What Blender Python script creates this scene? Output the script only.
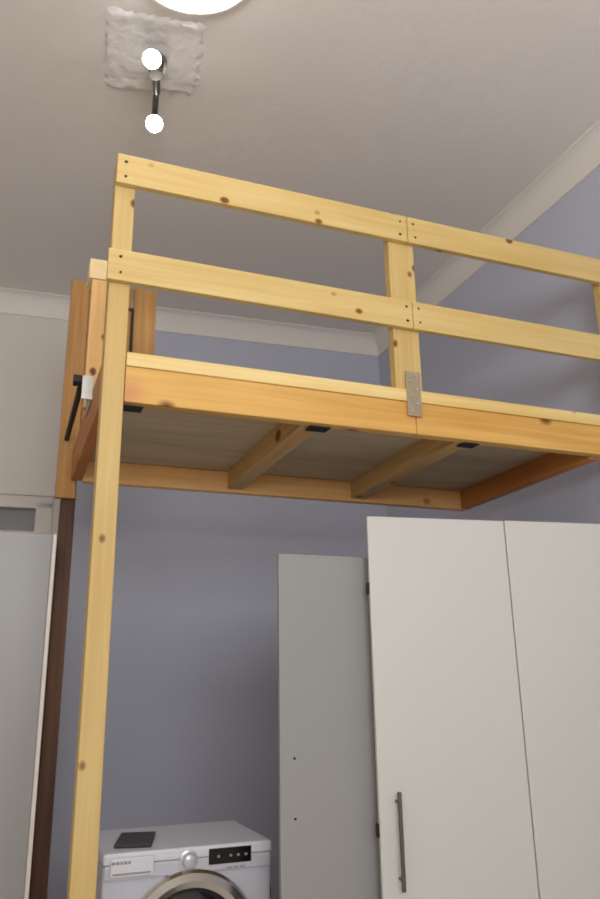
import bpy, bmesh, math, random
from mathutils import Vector, Matrix
random.seed(4)
S = bpy.context.scene
for o in list(bpy.data.objects): bpy.data.objects.remove(o)
C = S.collection
# ------------------------------------------------------------------ camera
F_PX = 768.56
YAW, PITCH, ROLL = 0.3701, 0.2990, -0.0163
CAM = Vector((-0.2432, -2.3845, 1.3851))
fw = Vector((math.sin(YAW)*math.cos(PITCH), math.cos(YAW)*math.cos(PITCH), math.sin(PITCH)))
rt = Vector((math.cos(YAW), -math.sin(YAW), 0)); up = rt.cross(fw)
rt2 = rt*math.cos(ROLL)+up*math.sin(ROLL); up2 = up*math.cos(ROLL)-rt*math.sin(ROLL)
cd = bpy.data.cameras.new('camera'); cam = bpy.data.objects.new('camera', cd); C.objects.link(cam)
cam.matrix_world = Matrix(((rt2.x, up2.x, -fw.x, CAM.x), (rt2.y, up2.y, -fw.y, CAM.y), (rt2.z, up2.z, -fw.z, CAM.z), (0, 0, 0, 1)))
cd.sensor_fit = 'VERTICAL'; cd.sensor_height = 36; cd.lens = F_PX/899*36; cd.clip_start = 0.02
cd.dof.use_dof = True; cd.dof.focus_distance = 1.2; cd.dof.aperture_fstop = 10    # the photograph is slightly out of focus all over
S.camera = cam
# ------------------------------------------------------------------ world, fill light, exposure
w = bpy.data.worlds.new('sky'); S.world = w; w.use_nodes = True
w.node_tree.nodes['Background'].inputs[0].default_value = (0.75, 0.85, 1.0, 1)
w.node_tree.nodes['Background'].inputs[1].default_value = 0.6
S.view_settings.view_transform = 'Standard'; S.view_settings.look = 'None'
S.view_settings.exposure = 0.0; S.view_settings.gamma = 1; S.view_settings.use_curve_mapping = False
def area(name, loc, rot, sx, sy, e, col):
    l = bpy.data.lights.new(name, 'AREA'); l.shape = 'RECTANGLE'; l.size = sx; l.size_y = sy; l.energy = e; l.color = col
    o = bpy.data.objects.new(name, l); C.objects.link(o); o.location = loc; o.rotation_euler = rot; return o
WX0, WX1, WZ0, WZ1, YF = -1.3, 0.9, 1.6, 3.4, -4.3      # added opening for the fill light, in the unseen wall behind the camera
area('added_fill_light', ((WX0+WX1)/2, YF-0.30, (WZ0+WZ1)/2), (math.pi/2+.74, 0, 0), WX1-WX0-.1, WZ1-WZ0-.1, 150, (0.97, 0.985, 1.0))  # added fill light outside the opening, tilted up to brighten the ceiling
# ------------------------------------------------------------------ materials
def lin(r, g, b):
    f = lambda c: (c/255/12.92 if c/255 <= .04045 else ((c/255+.055)/1.055)**2.4)
    return (f(r), f(g), f(b), 1)
def nodes(name):
    m = bpy.data.materials.new(name); m.use_nodes = True
    return m, m.node_tree.nodes, m.node_tree.links, m.node_tree.nodes['Principled BSDF']
def plain(name, col, rough=.5, metal=0, bump=0, bscale=60, var=0.0, vscale=3, spec=None):
    m, N, L, B = nodes(name)
    B.inputs['Base Color'].default_value = col; B.inputs['Roughness'].default_value = rough; B.inputs['Metallic'].default_value = metal
    if spec is not None: B.inputs['Specular IOR Level'].default_value = spec
    tc = N.new('ShaderNodeTexCoord')
    if var:
        n = N.new('ShaderNodeTexNoise'); n.inputs['Scale'].default_value = vscale; n.inputs['Detail'].default_value = 4
        L.new(tc.outputs['Object'], n.inputs['Vector'])
        r = N.new('ShaderNodeMixRGB'); r.inputs[1].default_value = [c*(1-var) for c in col[:3]]+[1]; r.inputs[2].default_value = [min(1, c*(1+var)) for c in col[:3]]+[1]
        L.new(n.outputs['Fac'], r.inputs[0]); L.new(r.outputs[0], B.inputs['Base Color'])
    if bump:
        n2 = N.new('ShaderNodeTexNoise'); n2.inputs['Scale'].default_value = bscale; n2.inputs['Detail'].default_value = 5
        L.new(tc.outputs['Object'], n2.inputs['Vector'])
        b = N.new('ShaderNodeBump'); b.inputs['Strength'].default_value = bump; b.inputs['Distance'].default_value = .01
        L.new(n2.outputs['Fac'], b.inputs['Height']); L.new(b.outputs[0], B.inputs['Normal'])
    return m
def wood(name, ca, cb, axis, knots=True, rough=.55, stain=None, kd=(9, 1)):
    m, N, L, B = nodes(name)
    tc = N.new('ShaderNodeTexCoord')
    def mapped(across, along):
        mp = N.new('ShaderNodeMapping'); s = [across]*3; s[axis] = along; mp.inputs['Scale'].default_value = s
        L.new(tc.outputs['Object'], mp.inputs['Vector']); return mp.outputs[0]
    g = N.new('ShaderNodeTexNoise'); g.inputs['Scale'].default_value = 1; g.inputs['Detail'].default_value = 6; g.inputs['Distortion'].default_value = .6
    L.new(mapped(45, 1.6), g.inputs['Vector'])
    g2 = N.new('ShaderNodeTexNoise'); g2.inputs['Scale'].default_value = 1; g2.inputs['Detail'].default_value = 2
    L.new(mapped(6, 1.3), g2.inputs['Vector'])
    ad = N.new('ShaderNodeMath'); ad.operation = 'ADD'; L.new(g.outputs['Fac'], ad.inputs[0]); L.new(g2.outputs['Fac'], ad.inputs[1])
    cr = N.new('ShaderNodeMapRange'); cr.inputs[1].default_value = .7; cr.inputs[2].default_value = 1.3
    L.new(ad.outputs[0], cr.inputs[0])
    mx = N.new('ShaderNodeMixRGB'); mx.inputs[1].default_value = ca; mx.inputs[2].default_value = cb; L.new(cr.outputs[0], mx.inputs[0])
    out = mx.outputs[0]
    if knots:
        v = N.new('ShaderNodeTexVoronoi'); v.inputs['Scale'].default_value = 1; L.new(mapped(kd[0], kd[0]*.75), v.inputs['Vector'])
        k = N.new('ShaderNodeMapRange'); k.inputs[1].default_value = .09; k.inputs[2].default_value = .15; k.inputs[3].default_value = 1; k.inputs[4].default_value = 0
        L.new(v.outputs['Distance'], k.inputs[0])
        kx = N.new('ShaderNodeMixRGB'); kx.inputs[2].default_value = lin(120, 72, 28); L.new(k.outputs[0], kx.inputs[0]); L.new(out, kx.inputs[1]); out = kx.outputs[0]
    if stain:
        for (loc, rad, col) in stain:
            d = N.new('ShaderNodeVectorMath'); d.operation = 'DISTANCE'; L.new(tc.outputs['Object'], d.inputs[0]); d.inputs[1].default_value = loc
            nz = N.new('ShaderNodeMath'); nz.operation = 'MULTIPLY_ADD'; nz.inputs[1].default_value = .12; L.new(g2.outputs['Fac'], nz.inputs[0]); L.new(d.outputs['Value'], nz.inputs[2])
            k = N.new('ShaderNodeMapRange'); k.inputs[1].default_value = rad; k.inputs[2].default_value = rad+.05; k.inputs[3].default_value = .6; k.inputs[4].default_value = 0
            L.new(nz.outputs[0], k.inputs[0])
            kx = N.new('ShaderNodeMixRGB'); kx.inputs[2].default_value = col; L.new(k.outputs[0], kx.inputs[0]); L.new(out, kx.inputs[1]); out = kx.outputs[0]
    L.new(out, B.inputs['Base Color']); B.inputs['Roughness'].default_value = rough; B.inputs['Specular IOR Level'].default_value = .3
    b = N.new('ShaderNodeBump'); b.inputs['Strength'].default_value = .12; b.inputs['Distance'].default_value = .004
    L.new(g.outputs['Fac'], b.inputs['Height']); L.new(b.outputs[0], B.inputs['Normal'])
    return m
def emit(name, col, s):
    m, N, L, B = nodes(name); B.inputs['Base Color'].default_value = (.9, .9, .9, 1)
    B.inputs['Emission Color'].default_value = col; B.inputs['Emission Strength'].default_value = s; return m
M = {}
M['ceil'] = plain('ceiling_paint', lin(236, 229, 222), .9, bump=.15, bscale=25, var=.03, vscale=1.3)
M['white_wall'] = plain('white_wall_paint', lin(222, 214, 205), .85, bump=.1, bscale=40, var=.02)
M['cornice'] = plain('cornice_plaster', lin(234, 227, 219), .85, bump=.08, bscale=30)
M['blue'] = plain('grey_blue_wall_paint', lin(193, 195, 210), .8, bump=.12, bscale=40, var=.03, vscale=2)
M['plaster'] = plain('rough_plaster', lin(236, 231, 227), .9, bump=.8, bscale=18, var=.09, vscale=9)
M['floor'] = wood('pale_parquet', lin(236, 230, 222), lin(224, 216, 206), 1, False, .5)
R_a, R_b = lin(222, 196, 134), lin(206, 172, 104)
M['pine_x'] = wood('pine_rail', R_a, R_b, 0)
M['pine_z'] = wood('pine_post', lin(216, 188, 126), lin(198, 164, 100), 2)
M['pine_y'] = wood('pine_cross', lin(226, 184, 112), lin(200, 150, 76), 1)
M['beam_x'] = wood('pine_beam', lin(228, 182, 104), lin(206, 152, 74), 0, True, .5,
                   stain=[((.085, 0, 2.30), .075, lin(206, 130, 100))], kd=(4.5, 1))
M['lip'] = wood('pine_edging', lin(240, 214, 150), lin(222, 186, 112), 0)
M['joist_y'] = wood('pale_joist', lin(216, 178, 122), lin(194, 152, 94), 1, kd=(5, 1))
M['end_y'] = wood('orange_end_joist', lin(206, 138, 72), lin(178, 108, 48), 1, kd=(5, 1))
M['joist_x'] = wood('orange_back_beam', lin(252, 204, 138), lin(238, 178, 108), 0, kd=(5, 1))
M['ply'] = wood('raw_plywood', lin(214, 198, 168), lin(190, 172, 138), 0, False, .7)
M['head'] = wood('brown_plank', lin(208, 162, 100), lin(174, 126, 72), 2, kd=(5, 1))
M['endgrain'] = wood('pale_end_grain', lin(248, 224, 178), lin(236, 204, 150), 1, False)
M['peach_z'] = wood('pale_end_post', lin(240, 200, 140), lin(222, 174, 108), 2)
M['dark'] = wood('dark_brown_post', lin(112, 74, 50), lin(70, 44, 28), 2, False)
M['zinc'] = plain('zinc_steel', lin(190, 188, 182), .38, .85, var=.15, vscale=40)
M['rust'] = plain('worn_bracket', lin(176, 160, 130), .45, .6, var=.2, vscale=60)
M['black'] = plain('black_plastic', lin(24, 22, 22), .45)
M['blackm'] = plain('black_steel', lin(40, 36, 34), .5, .5)
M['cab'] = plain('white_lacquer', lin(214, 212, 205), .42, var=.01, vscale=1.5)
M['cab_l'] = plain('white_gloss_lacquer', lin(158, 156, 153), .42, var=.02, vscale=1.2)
M['edge'] = plain('white_edge_band', lin(236, 226, 216), .4)
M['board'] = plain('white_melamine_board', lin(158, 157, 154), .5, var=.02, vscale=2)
M['mach'] = plain('white_enamel', lin(202, 202, 212), .35)
M['mtop'] = plain('lightened_machine_top', lin(226, 226, 234), .35)  # enamel colour lightened to offset the shade under the deck
M['mach2'] = plain('white_drawer', lin(226, 226, 230), .25)
M['chrome'] = plain('chrome', lin(215, 212, 205), .18, 1)
M['dial'] = plain('silver_dial', lin(205, 205, 208), .3, .35)
M['glass_d'] = plain('dark_door_glass', lin(30, 30, 32), .08)
M['disp'] = plain('black_display', lin(14, 13, 15), .2)
M['led'] = plain('grey_print', lin(150, 150, 155), .5)
M['steel'] = plain('brushed_steel', lin(120, 116, 110), .35, .9)
M['pane'] = plain('grey_transom_glass', lin(112, 108, 106), .3)
M['folder'] = plain('dark_cover', lin(44, 36, 32), .45)
M['cord'] = plain('grey_hose', lin(52, 52, 55), .5)
M['bulb'] = emit('spot_bulb_glow', (1, .98, .95, 1), 60)
M['dome'] = emit('opal_lamp_glow', (1, .97, .94, 1), 6)
# ------------------------------------------------------------------ mesh helpers
def box(bm, x0, x1, y0, y1, z0, z1, bev=0, mi=0):
    r = bmesh.ops.create_cube(bm, size=1)
    vs = r['verts']
    for v in vs: v.co = Vector(((x0+x1)/2+v.co.x*(x1-x0), (y0+y1)/2+v.co.y*(y1-y0), (z0+z1)/2+v.co.z*(z1-z0)))
    es = list({e for v in vs for e in v.link_edges}); fs = list({f for v in vs for f in v.link_faces})
    for f in fs: f.material_index = mi
    if bev:
        bmesh.ops.bevel(bm, geom=es, offset=bev, segments=2, affect='EDGES', profile=.6)
def cyl(bm, a, b, r, seg=20, r2=None):
    a, b = Vector(a), Vector(b); d = b-a
    q = d.to_track_quat('Z', 'Y').to_matrix().to_4x4()
    bmesh.ops.create_cone(bm, cap_ends=True, segments=seg, radius1=r, radius2=r if r2 is None else r2, depth=d.length,
                          matrix=Matrix.Translation((a+b)/2) @ q)
def lathe(bm, prof, c, axis, seg=48):
    """prof: (radius, height) list revolved round axis through c"""
    q = Vector(axis).normalized().to_track_quat('Z', 'Y').to_matrix()
    rings = []
    for r, h in prof:
        if r < 1e-6: rings.append([bm.verts.new(Vector(c)+q @ Vector((0, 0, h)))]); continue
        rings.append([bm.verts.new(Vector(c)+q @ Vector((r*math.cos(t*2*math.pi/seg), r*math.sin(t*2*math.pi/seg), h))) for t in range(seg)])
    for A, B_ in zip(rings, rings[1:]):
        for i in range(seg):
            j = (i+1) % seg
            if len(A) == 1 and len(B_) == 1: continue
            if len(A) == 1: bm.faces.new((A[0], B_[i], B_[j]))
            elif len(B_) == 1: bm.faces.new((A[i], A[j], B_[0]))
            else: bm.faces.new((A[i], A[j], B_[j], B_[i]))
def tube(bm, pts, r, seg=12):
    pts = [Vector(p) for p in pts]; rings = []
    for i, p_ in enumerate(pts):
        d = (pts[min(i+1, len(pts)-1)]-pts[max(i-1, 0)]).normalized(); q = d.to_track_quat('Z', 'Y').to_matrix()
        rings.append([bm.verts.new(p_+q @ Vector((r*math.cos(t*2*math.pi/seg), r*math.sin(t*2*math.pi/seg), 0))) for t in range(seg)])
    for A, B_ in zip(rings, rings[1:]):
        for i in range(seg): bm.faces.new((A[i], A[(i+1) % seg], B_[(i+1) % seg], B_[i]))
    bm.faces.new(rings[0]); bm.faces.new(list(reversed(rings[-1])))
def obj(name, bm, mat, parent=None, smooth=False):
    bmesh.ops.recalc_face_normals(bm, faces=bm.faces)
    me = bpy.data.meshes.new(name); bm.to_mesh(me); bm.free()
    for m in (mat if isinstance(mat, (list, tuple)) else [mat]): me.materials.append(M[m])
    if smooth:
        me.polygons.foreach_set('use_smooth', [True]*len(me.polygons))
        try: me.set_sharp_from_angle(angle=math.radians(35))
        except Exception: pass
    o = bpy.data.objects.new(name, me); C.objects.link(o)
    if parent: o.parent = parent
    return o
def B(name, mat, parent, x0, x1, y0, y1, z0, z1, bev=.003):
    bm = bmesh.new(); box(bm, x0, x1, y0, y1, z0, z1, bev); return obj(name, bm, mat, parent)
def CY(name, mat, parent, a, b, r, seg=20, r2=None):
    bm = bmesh.new(); cyl(bm, a, b, r, seg, r2); return obj(name, bm, mat, parent, True)
def root(name, label, cat, loc=(0, 0, 0), rz=0, group=None):
    o = bpy.data.objects.new(name, None); C.objects.link(o); o.location = loc; o.rotation_euler = (0, 0, rz)
    o.empty_display_size = .05; o['label'] = label; o['category'] = cat
    if group: o['group'] = group
    return o
def tag(o, label, cat, group=None):
    o['label'] = label; o['category'] = cat
    if group: o['group'] = group
    return o
def struct(o, label=None, cat=None):
    o['kind'] = 'structure'
    if label: o['label'] = label
    if cat: o['category'] = cat
    return o
# ------------------------------------------------------------------ room shell
XR, XL, ZC = 2.255, -1.9, 3.89
DB = 0.0654; YC = 2.379                      # the back wall runs a little askew to the bed
yb = lambda x: YC+(XR-x)*math.tan(DB)
T = .15; PX = .048                            # PX: where white paint meets grey-blue paint
struct(B('floor', 'floor', None, XL-T, XR+T, YF-T, yb(XL)+T, -.1, 0, 0), 'pale wooden floor', 'floor')
struct(B('ceiling', 'ceil', None, XL-T, XR+T, YF-T, yb(XL)+T, ZC, ZC+.12, 0), 'off-white painted ceiling', 'ceiling')
struct(B('wall_right', 'blue', None, XR, XR+T, YF-T, YC+.02, 0, ZC, 0), 'grey-blue right wall beyond the loft', 'wall')
struct(B('wall_left', 'white_wall', None, XL-T, XL, YF-T, yb(XL)+T, 0, ZC, 0), 'white left wall', 'wall')
def prism(bm, pts, z0, z1, mi=0):
    lo = [bm.verts.new((x, y, z0)) for x, y in pts]; hi = [bm.verts.new((x, y, z1)) for x, y in pts]
    fs = [bm.faces.new(lo), bm.faces.new(hi)]
    for i in range(len(pts)):
        j = (i+1) % len(pts); fs.append(bm.faces.new((lo[i], lo[j], hi[j], hi[i])))
    for f in fs: f.material_index = mi
# back wall with a door opening on the left: white paint left of PX, grey-blue right of it
DX0, DX1, DZ = -.86, -.08, 2.47
bm = bmesh.new()
def wseg(x0, x1, z0, z1, mi): prism(bm, [(x0, yb(x0)), (x1, yb(x1)), (x1, yb(x1)+T), (x0, yb(x0)+T)], z0, z1, mi)
wseg(XL, DX0, 0, ZC, 0); wseg(DX0, DX1, DZ, ZC, 0); wseg(DX1, PX, 0, ZC, 0); wseg(PX, XR+T, 0, ZC, 1)
struct(obj('wall_back', bm, ['white_wall', 'blue']), 'back wall, white on the left and grey-blue behind the loft', 'wall')
bm = bmesh.new()
box(bm, XL, WX0, YF-T, YF, 0, ZC); box(bm, WX1, XR, YF-T, YF, 0, ZC); box(bm, WX0, WX1, YF-T, YF, 0, WZ0); box(bm, WX0, WX1, YF-T, YF, WZ1, ZC)
struct(obj('wall_front', bm, 'white_wall'), 'white wall behind the camera', 'wall')
w1 = struct(bpy.data.objects.new('added_window_1', None)); C.objects.link(w1); w1.location = ((WX0+WX1)/2, YF, WZ0)  # unseen window, added to give the fill light a source
def local(o, p): o.parent = p; o.matrix_parent_inverse = Matrix.Translation(-Vector(p.location)); return o
bm = bmesh.new()
for a, b in ((WX0, WX0+.06), ((WX0+WX1)/2-.04, (WX0+WX1)/2+.04), (WX1-.06, WX1)): box(bm, a, b, YF-.1, YF-.04, WZ0, WZ1, .004)
for a, b in ((WZ0, WZ0+.06), (WZ1-.06, WZ1)): box(bm, WX0, WX1, YF-.1, YF-.04, a, b, .004)
local(obj('added_window_frame', bm, 'cornice'), w1)
# cornice: a cove between walls and ceiling
def cornice(name, p0, p1, n):
    """p0->p1 on the wall line, n = inward normal (2d)"""
    prof = [(0, 3.755), (.010, 3.755)]+[(.010+.085*(1-math.cos(t*math.pi/16)), 3.76+.125*math.sin(t*math.pi/16)) for t in range(9)]+[(.097, ZC), (0, ZC)]
    bm = bmesh.new(); ends = []
    for p_ in (p0, p1): ends.append([bm.verts.new((p_[0]+n[0]*d, p_[1]+n[1]*d, z)) for d, z in prof])
    for i in range(len(prof)):
        j = (i+1) % len(prof); bm.faces.new((ends[0][i], ends[0][j], ends[1][j], ends[1][i]))
    bm.faces.new(ends[0]); bm.faces.new(ends[1])
    o = obj(name, bm, 'cornice', None, True); return struct(o, 'white plaster cornice under the ceiling', 'cornice')
cornice('trim_1', (XL, yb(XL)), (XR, YC), (-math.sin(DB), -math.cos(DB)))
cornice('trim_2', (XR, YC), (XR, YF), (-1, 0))
cornice('trim_3', (XL, YF), (XL, yb(XL)), (1, 0))
cornice('trim_4', (XL, YF), (XR, YF), (0, 1))
# door with transom in the back wall, seen above the left wardrobe
d1 = struct(bpy.data.objects.new('door_1', None), 'white framed doorway with a grey transom pane, above the left wardrobe', 'door'); C.objects.link(d1)
d1.location = (DX1, yb(DX1), 0); d1.rotation_euler = (0, 0, -DB)
DW = (DX1-DX0)/math.cos(DB)
bm = bmesh.new()
for (x0, x1, z0, z1, d) in ((0-.012, .085, 0, 2.50, .022), (-DW-.085, -DW+.012, 0, 2.50, .022), (-DW-.085, .085, DZ-.012, 2.535, .022), (-DW-.10, .10, 2.535, 2.565, .036),
                            (-DW, 0, 2.27, 2.315, .02)):
    box(bm, x0, x1, -d, .10, z0, z1, .005)
obj('door_frame', bm, 'white_wall', d1)
B('transom_pane', 'pane', d1, -DW, 0, .03, .045, 2.315, DZ, .001)
bm = bmesh.new(); box(bm, -DW+.014, -.014, .02, .06, .01, 2.265, .004)
for z0, z1 in ((.2, 1.0), (1.15, 2.1)): box(bm, -DW+.13, -.13, .012, .022, z0, z1, .004)
dl = obj('door_leaf', bm, 'white_wall', d1)
lh = bmesh.new(); cyl(lh, (-.075, .02, 1.03), (-.075, -.03, 1.03), .011); cyl(lh, (-.075, -.03, 1.03), (-.19, -.03, 1.03), .009); obj('door_handle', lh, 'steel', dl, True)

# ------------------------------------------------------------------ loft bed
ZB, ZD, ZL = 2.279, 2.452, 2.404            # beam underside, deck edging top, edging underside
bed = root('loft_bed', 'pine timber loft bed with plank guard rails over the washing machine', 'loft bed')
XM = 1.152                                  # joint line at the middle post
RX = XR-.004                                # right end bears on the wall
B('beam', 'beam_x', bed, .072, XM-.001, 0, .045, ZB, ZL, .004)
B('beam', 'beam_x', bed, XM+.001, RX, 0, .045, ZB, ZL, .004)
B('deck_edging', 'lip', bed, .072, XM, -.008, .05, ZL, ZD, .004)
B('deck_edging', 'lip', bed, XM+.001, RX, -.008, .05, ZL, ZD, .004)
B('deck', 'ply', bed, .046, 2.04, .05, 1.075, 2.372, 2.394, .001)
B('back_beam', 'joist_x', bed, .046, 2.04, 1.03, 1.075, ZB-.01, 2.370, .004)
B('end_beam', 'end_y', bed, 0, .045, .072, 1.075, ZB, ZD-.02, .004)
B('joist', 'joist_y', bed, .71, .785, .046, 1.029, ZB+.004, 2.371, .003)
B('joist', 'joist_y', bed, 1.35, 1.425, .046, 1.029, ZB+.004, 2.371, .003)
B('joist', 'end_y', bed, 1.992, 2.04, .046, 1.029, ZB-.008, 2.371, .003)
B('post', 'pine_z', bed, 0, .07, 0, .07, 0, 3.195, .004)
B('post', 'pine_z', bed, 1.076, 1.188, .0, .045, ZD+.001, 3.19, .004)
B('post', 'pine_z', bed, 2.135, 2.22, .0, .045, ZD+.001, 3.19, .004)
for x0, x1 in ((0, XM-.0015), (XM+.0015, RX)):
    B('guard_rail', 'pine_x', bed, x0, x1, -.026, -.001, 3.082, 3.2, .003)
    B('guard_rail', 'pine_x', bed, x0-(.01 if x0 == 0 else 0), x1, -.026, -.001, 2.70, 2.8175, .003)
# screws in the rails over each post
for x in (.035, XM-.03, XM+.03, 2.175):
    for z in (3.11, 3.17, 2.73, 2.79):
        CY('screw', 'blackm', bed, (x+random.uniform(-.012, .012), -.024, z), (x, -.0275, z), .0045, 10)
# left end: short post with a block on top, back planks, dark post
B('end_post', 'peach_z', bed, -.014, .047, .52, .575, 2.433, 2.991, .004)
B('post_cap', 'endgrain', bed, -.028, .047, .515, .62, 2.992, 3.082, .006)
B('head_plank', 'head', bed, -.062, .024, 1.08, 1.115, 2.20, 3.278, .004)
B('head_plank', 'head', bed, .026, .226, 1.08, 1.115, 2.396, 3.283, .004)
B('head_plank', 'head', bed, .236, .346, 1.08, 1.115, 2.396, 3.29, .004)
st = bmesh.new(); box(st, .224, .238, 1.072, 1.079, 2.46, 3.17, .001); box(st, .14, .226, 1.072, 1.079, 3.155, 3.17, .001)
stp = obj('strap', st, 'blackm', bed)
bm = bmesh.new(); box(bm, .165, .262, 1.06, 1.0715, 2.70, 2.75, .006); cyl(bm, (.215, 1.07, 2.725), (.215, 1.04, 2.725), .016); obj('latch', bm, 'zinc', bed)
B('post', 'dark', bed, -.034, .030, 1.117, 1.17, 0, 2.62, .004)
# rod, bolt and angle bracket on the left end
CY('rod', 'blackm', bed, (-.032, .50, 2.497), (-.032, 1.06, 2.468), .012)
kn = bmesh.new(); cyl(kn, (-.03, .46, 2.515), (-.062, .46, 2.515), .024, 6); cyl(kn, (.0, .46, 2.515), (-.06, .46, 2.515), .012); obj('bolt', kn, 'blackm', bed)
bm = bmesh.new(); box(bm, -.040, -.001, .30, .306, 2.385, 2.475, .001); box(bm, -.0055, -.001, .306, .44, 2.385, 2.43, .001); box(bm, -.0055, -.001, .43, .50, 2.385, 2.54, .001)
obj('angle_bracket', bm, 'zinc', bed)
CY('bolt', 'zinc', bed, (-.005, .37, 2.41), (-.016, .37, 2.41), .010, 6)
# mending plate over the joint of the middle post
pl = B('steel_plate', 'rust', bed, 1.112, 1.173, -.0125, -.0085, 2.345, 2.524, .001)
for i, z in enumerate((2.365, 2.395, 2.425, 2.455, 2.485, 2.508)): CY('screw', 'zinc', pl, (1.142+(.012 if i % 2 else -.012), -.012, z), (1.142+(.012 if i % 2 else -.012), -.0155, z), .006, 12)
# dark joist hangers under the front beam
for x0, x1 in ((.073, .14), (.735, .815), (1.375, 1.445)):
    bm = bmesh.new(); box(bm, x0, x1, .03, .085, ZB-.004, ZB-.0005, .0005); box(bm, x0, x1, .046, .05, ZB-.004, ZB+.06, .0005)
    obj('joist_hanger', bm, 'blackm', bed)

# ------------------------------------------------------------------ right wardrobe
WA = -math.radians(7.5)
wr = root('wardrobe', 'white two-door wardrobe with a steel bar handle under the loft', 'wardrobe', (1.048, .24, 0), WA)
WH = 2.01
B('carcass', 'cab', wr, .10, 1.04, .022, .36, 0, 1.83, .002)
dL = B('door', 'cab', wr, 0, .577, 0, .019, .06, WH, .003)
dR = B('door', 'cab', wr, .581, 1.065, -.002, .017, .06, WH+.002, .003)
hb = bmesh.new(); cyl(hb, (.064, -.034, .722), (.064, -.034, 1.03), .0075)
for z in (.755, .997): cyl(hb, (.064, 0, z), (.064, -.034, z), .006)
obj('bar_handle', hb, 'steel', dL, True)
for z in (.905, 1.735): B('door_bumper', 'blackm', dL, -.006, .001, .008, .03, z-.022, z+.022, .002)
# spare board beside it
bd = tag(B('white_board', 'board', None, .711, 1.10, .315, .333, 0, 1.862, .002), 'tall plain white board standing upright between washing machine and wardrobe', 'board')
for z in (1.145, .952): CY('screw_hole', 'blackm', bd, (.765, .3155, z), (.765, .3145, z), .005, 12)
# ------------------------------------------------------------------ left wardrobe
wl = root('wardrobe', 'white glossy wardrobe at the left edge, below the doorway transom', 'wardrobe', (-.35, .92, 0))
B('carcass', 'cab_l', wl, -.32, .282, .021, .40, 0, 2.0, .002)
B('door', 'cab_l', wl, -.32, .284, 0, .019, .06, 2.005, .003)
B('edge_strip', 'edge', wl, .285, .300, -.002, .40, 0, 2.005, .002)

# ------------------------------------------------------------------ washing machine
MX, MY = .1636, .5646
wm = root('washing_machine', 'white front-loading washing machine with black display below the loft', 'washing machine', (MX+.3, MY+.245, 0))
lx = lambda x: x-.3
bm = bmesh.new(); box(bm, lx(0), lx(.6), -.235, .245, .02, .81, .012); obj('body', bm, 'mach', wm)
bm = bmesh.new(); box(bm, lx(-.002), lx(.602), -.245, .245, .812, .85, .01); obj('top_panel', bm, 'mtop', wm)
bm = bmesh.new(); box(bm, lx(.004), lx(.596), -.245, -.2, .765, .8115, .006); obj('control_panel', bm, 'mach', wm)
dr = B('detergent_drawer', 'mach2', wm, lx(.022), lx(.17), -.2525, -.2455, .775, .835, .005)
B('drawer_grip', 'led', dr, lx(.03), lx(.16), -.2535, -.2524, .782, .788, .0005)
bm = bmesh.new(); lathe(bm, [(.0, .028), (.016, .028), (.022, .024), (.026, .006), (.034, .004), (.034, 0)], (lx(.293), -.245, .808), (0, -1, 0), 32); obj('dial', bm, 'dial', wm, True)
for k, (a, b) in enumerate(((.026, .038), (.041, .052), (.055, .064), (.067, .078), (.081, .090))): B('print_mark', 'led', dr, lx(a), lx(b), -.2533, -.2524, .815, .824, .0002)
for a, b in ((.43, .452), (.458, .472), (.478, .50)): B('print_mark', 'led', wm, lx(a), lx(b), -.2458, -.2449, .770, .776, .0002)
dp = B('display', 'disp', wm, lx(.365), lx(.522), -.249, -.2452, .787, .838, .002)
for x in (.395, .44, .468, .496): B('display_mark', 'led', dp, lx(x), lx(x+.010), -.2497, -.2489, .808, .816, .0003)
bm = bmesh.new(); lathe(bm, [(.235, .0), (.235, .018), (.225, .03), (.20, .034), (.178, .022), (.172, .008)], (lx(.305), -.2355, .545), (0, -1, 0), 64); obj('porthole_ring', bm, 'chrome', wm, True)
bm = bmesh.new(); lathe(bm, [(.174, .008), (.165, .02), (.13, .036), (.07, .045), (0, .047)], (lx(.305), -.2355, .545), (0, -1, 0), 64); obj('porthole_glass', bm, 'glass_d', wm, True)
for i in range(4):
    x, y = ((.05, -.2), (.55, -.2), (.05, .2), (.55, .2))[i]; CY('foot', 'black', wm, (lx(x), y, 0), (lx(x), y, .025), .022, 16)
bm = bmesh.new(); tube(bm, [(lx(.598), -.10, .66), (lx(.609), -.10, .735), (lx(.620), -.11, .73), (lx(.632), -.11, .66), (lx(.634), -.11, .4), (lx(.634), -.09, .02)], .011); obj('drain_hose', bm, 'cord', wm, True)
fo = bmesh.new(); box(fo, -.065, .065, -.125, .125, 0, .012, .003)
fo = tag(obj('black_folder', fo, 'folder'), 'flat dark cover lying on top of the washing machine', 'folder'); fo.location = (.30, .75, .8505); fo.rotation_euler = (0, 0, -.25)

# ------------------------------------------------------------------ ceiling lights
pp = bmesh.new(); N_ = 22; cs = [(-.085, .03), (.31, -.02), (.36, .36), (-.03, .46)]
grid = []
for i in range(N_+1):
    row = []
    for j in range(N_+1):
        u, v = i/N_, j/N_
        x = (cs[0][0]*(1-u)+cs[1][0]*u)*(1-v)+(cs[3][0]*(1-u)+cs[2][0]*u)*v
        y = (cs[0][1]*(1-u)+cs[1][1]*u)*(1-v)+(cs[3][1]*(1-u)+cs[2][1]*u)*v
        e = min(u, v, 1-u, 1-v)
        if e < .01: x += random.uniform(-.016, .016); y += random.uniform(-.016, .016); z = ZC+.001
        else: z = ZC-.003-.004*random.random()-(.008 if e < .1 and (j > 14 or i < 6 or i > 15) else 0)*random.random()
        row.append(pp.verts.new((x, y, z)))
    grid.append(row)
for i in range(N_):
    for j in range(N_): pp.faces.new((grid[i][j], grid[i+1][j], grid[i+1][j+1], grid[i][j+1]))
struct(obj('trim_5', pp, 'plaster', None, True), 'rough unpainted plaster patch on the ceiling round the spotlight', 'plaster patch')
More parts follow.
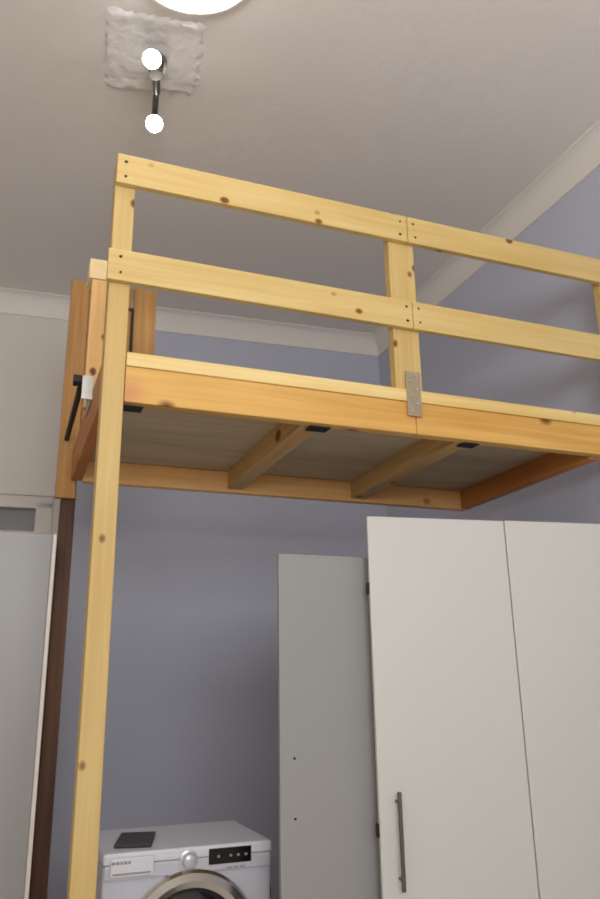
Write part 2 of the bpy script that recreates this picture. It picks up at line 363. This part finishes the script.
sp = root('ceiling_spotlight', 'two-head ceiling spotlight with lit bulbs on the rough plaster patch', 'ceiling spotlight', (.155, .22, ZC-.012))
zl = -.012
CY('base', 'steel', sp, (0, 0, .0), (0, 0, -.03), .045, 32)
bm = bmesh.new(); tube(bm, [(-.03, -.10, -.06), (-.012, -.05, -.055), (0, 0, -.045), (.012, .05, -.055), (.025, .11, -.06)], .016); cyl(bm, (0, 0, -.03), (0, 0, -.075), .03); obj('arm', bm, 'steel', sp, True)
aim = Vector((-.10, -.75, -.62)).normalized()
for bx, by, bz in ((-.038, -.138, -.13), (.034, .190, -.155)):
    a = Vector((bx, by, bz))
    hd = bmesh.new(); lathe(hd, [(0, -.075), (.014, -.075), (.018, -.055), (.030, -.034), (.038, 0), (.036, .0), (.030, -.026)], a, aim, 28); h = obj('lamp_head', hd, 'steel', sp, True)
    bl = bmesh.new(); lathe(bl, [(0, .006), (.014, .005), (.026, .001), (.0345, -.003), (.029, -.02)], a, aim, 28); obj('bulb', bl, 'bulb', h, True)
    cn = bmesh.new(); j = a-aim*.07; e0 = Vector((bx*.75, by*.66, -.06)); tube(cn, [e0, (e0+j)/2, j], .013); obj('joint', cn, 'steel', h, True)
    l = bpy.data.lights.new('spot_beam', 'SPOT'); l.energy = 32; l.spot_size = math.radians(110); l.spot_blend = .8; l.shadow_soft_size = .03; l.color = (1, .97, .93)
    lo = bpy.data.objects.new('spot_beam', l); C.objects.link(lo); lo.parent = sp; lo.location = a+aim*.02
    lo.rotation_euler = (-aim).to_track_quat('Z', 'Y').to_euler()
dm = root('ceiling_lamp', 'round glowing ceiling lamp at the top edge, nearest the camera', 'ceiling lamp', (.188, -.30, ZC))
bm = bmesh.new(); lathe(bm, [(.245, 0), (.245, -.02), (.235, -.022)], (0, 0, 0), (0, 0, 1), 56); obj('lamp_rim', bm, 'cornice', dm, True)
bm = bmesh.new(); lathe(bm, [(.235, -.015), (.222, -.035), (.18, -.055), (.1, -.068), (0, -.072)], (0, 0, 0), (0, 0, 1), 56); obj('lamp_shade', bm, 'dome', dm, True)
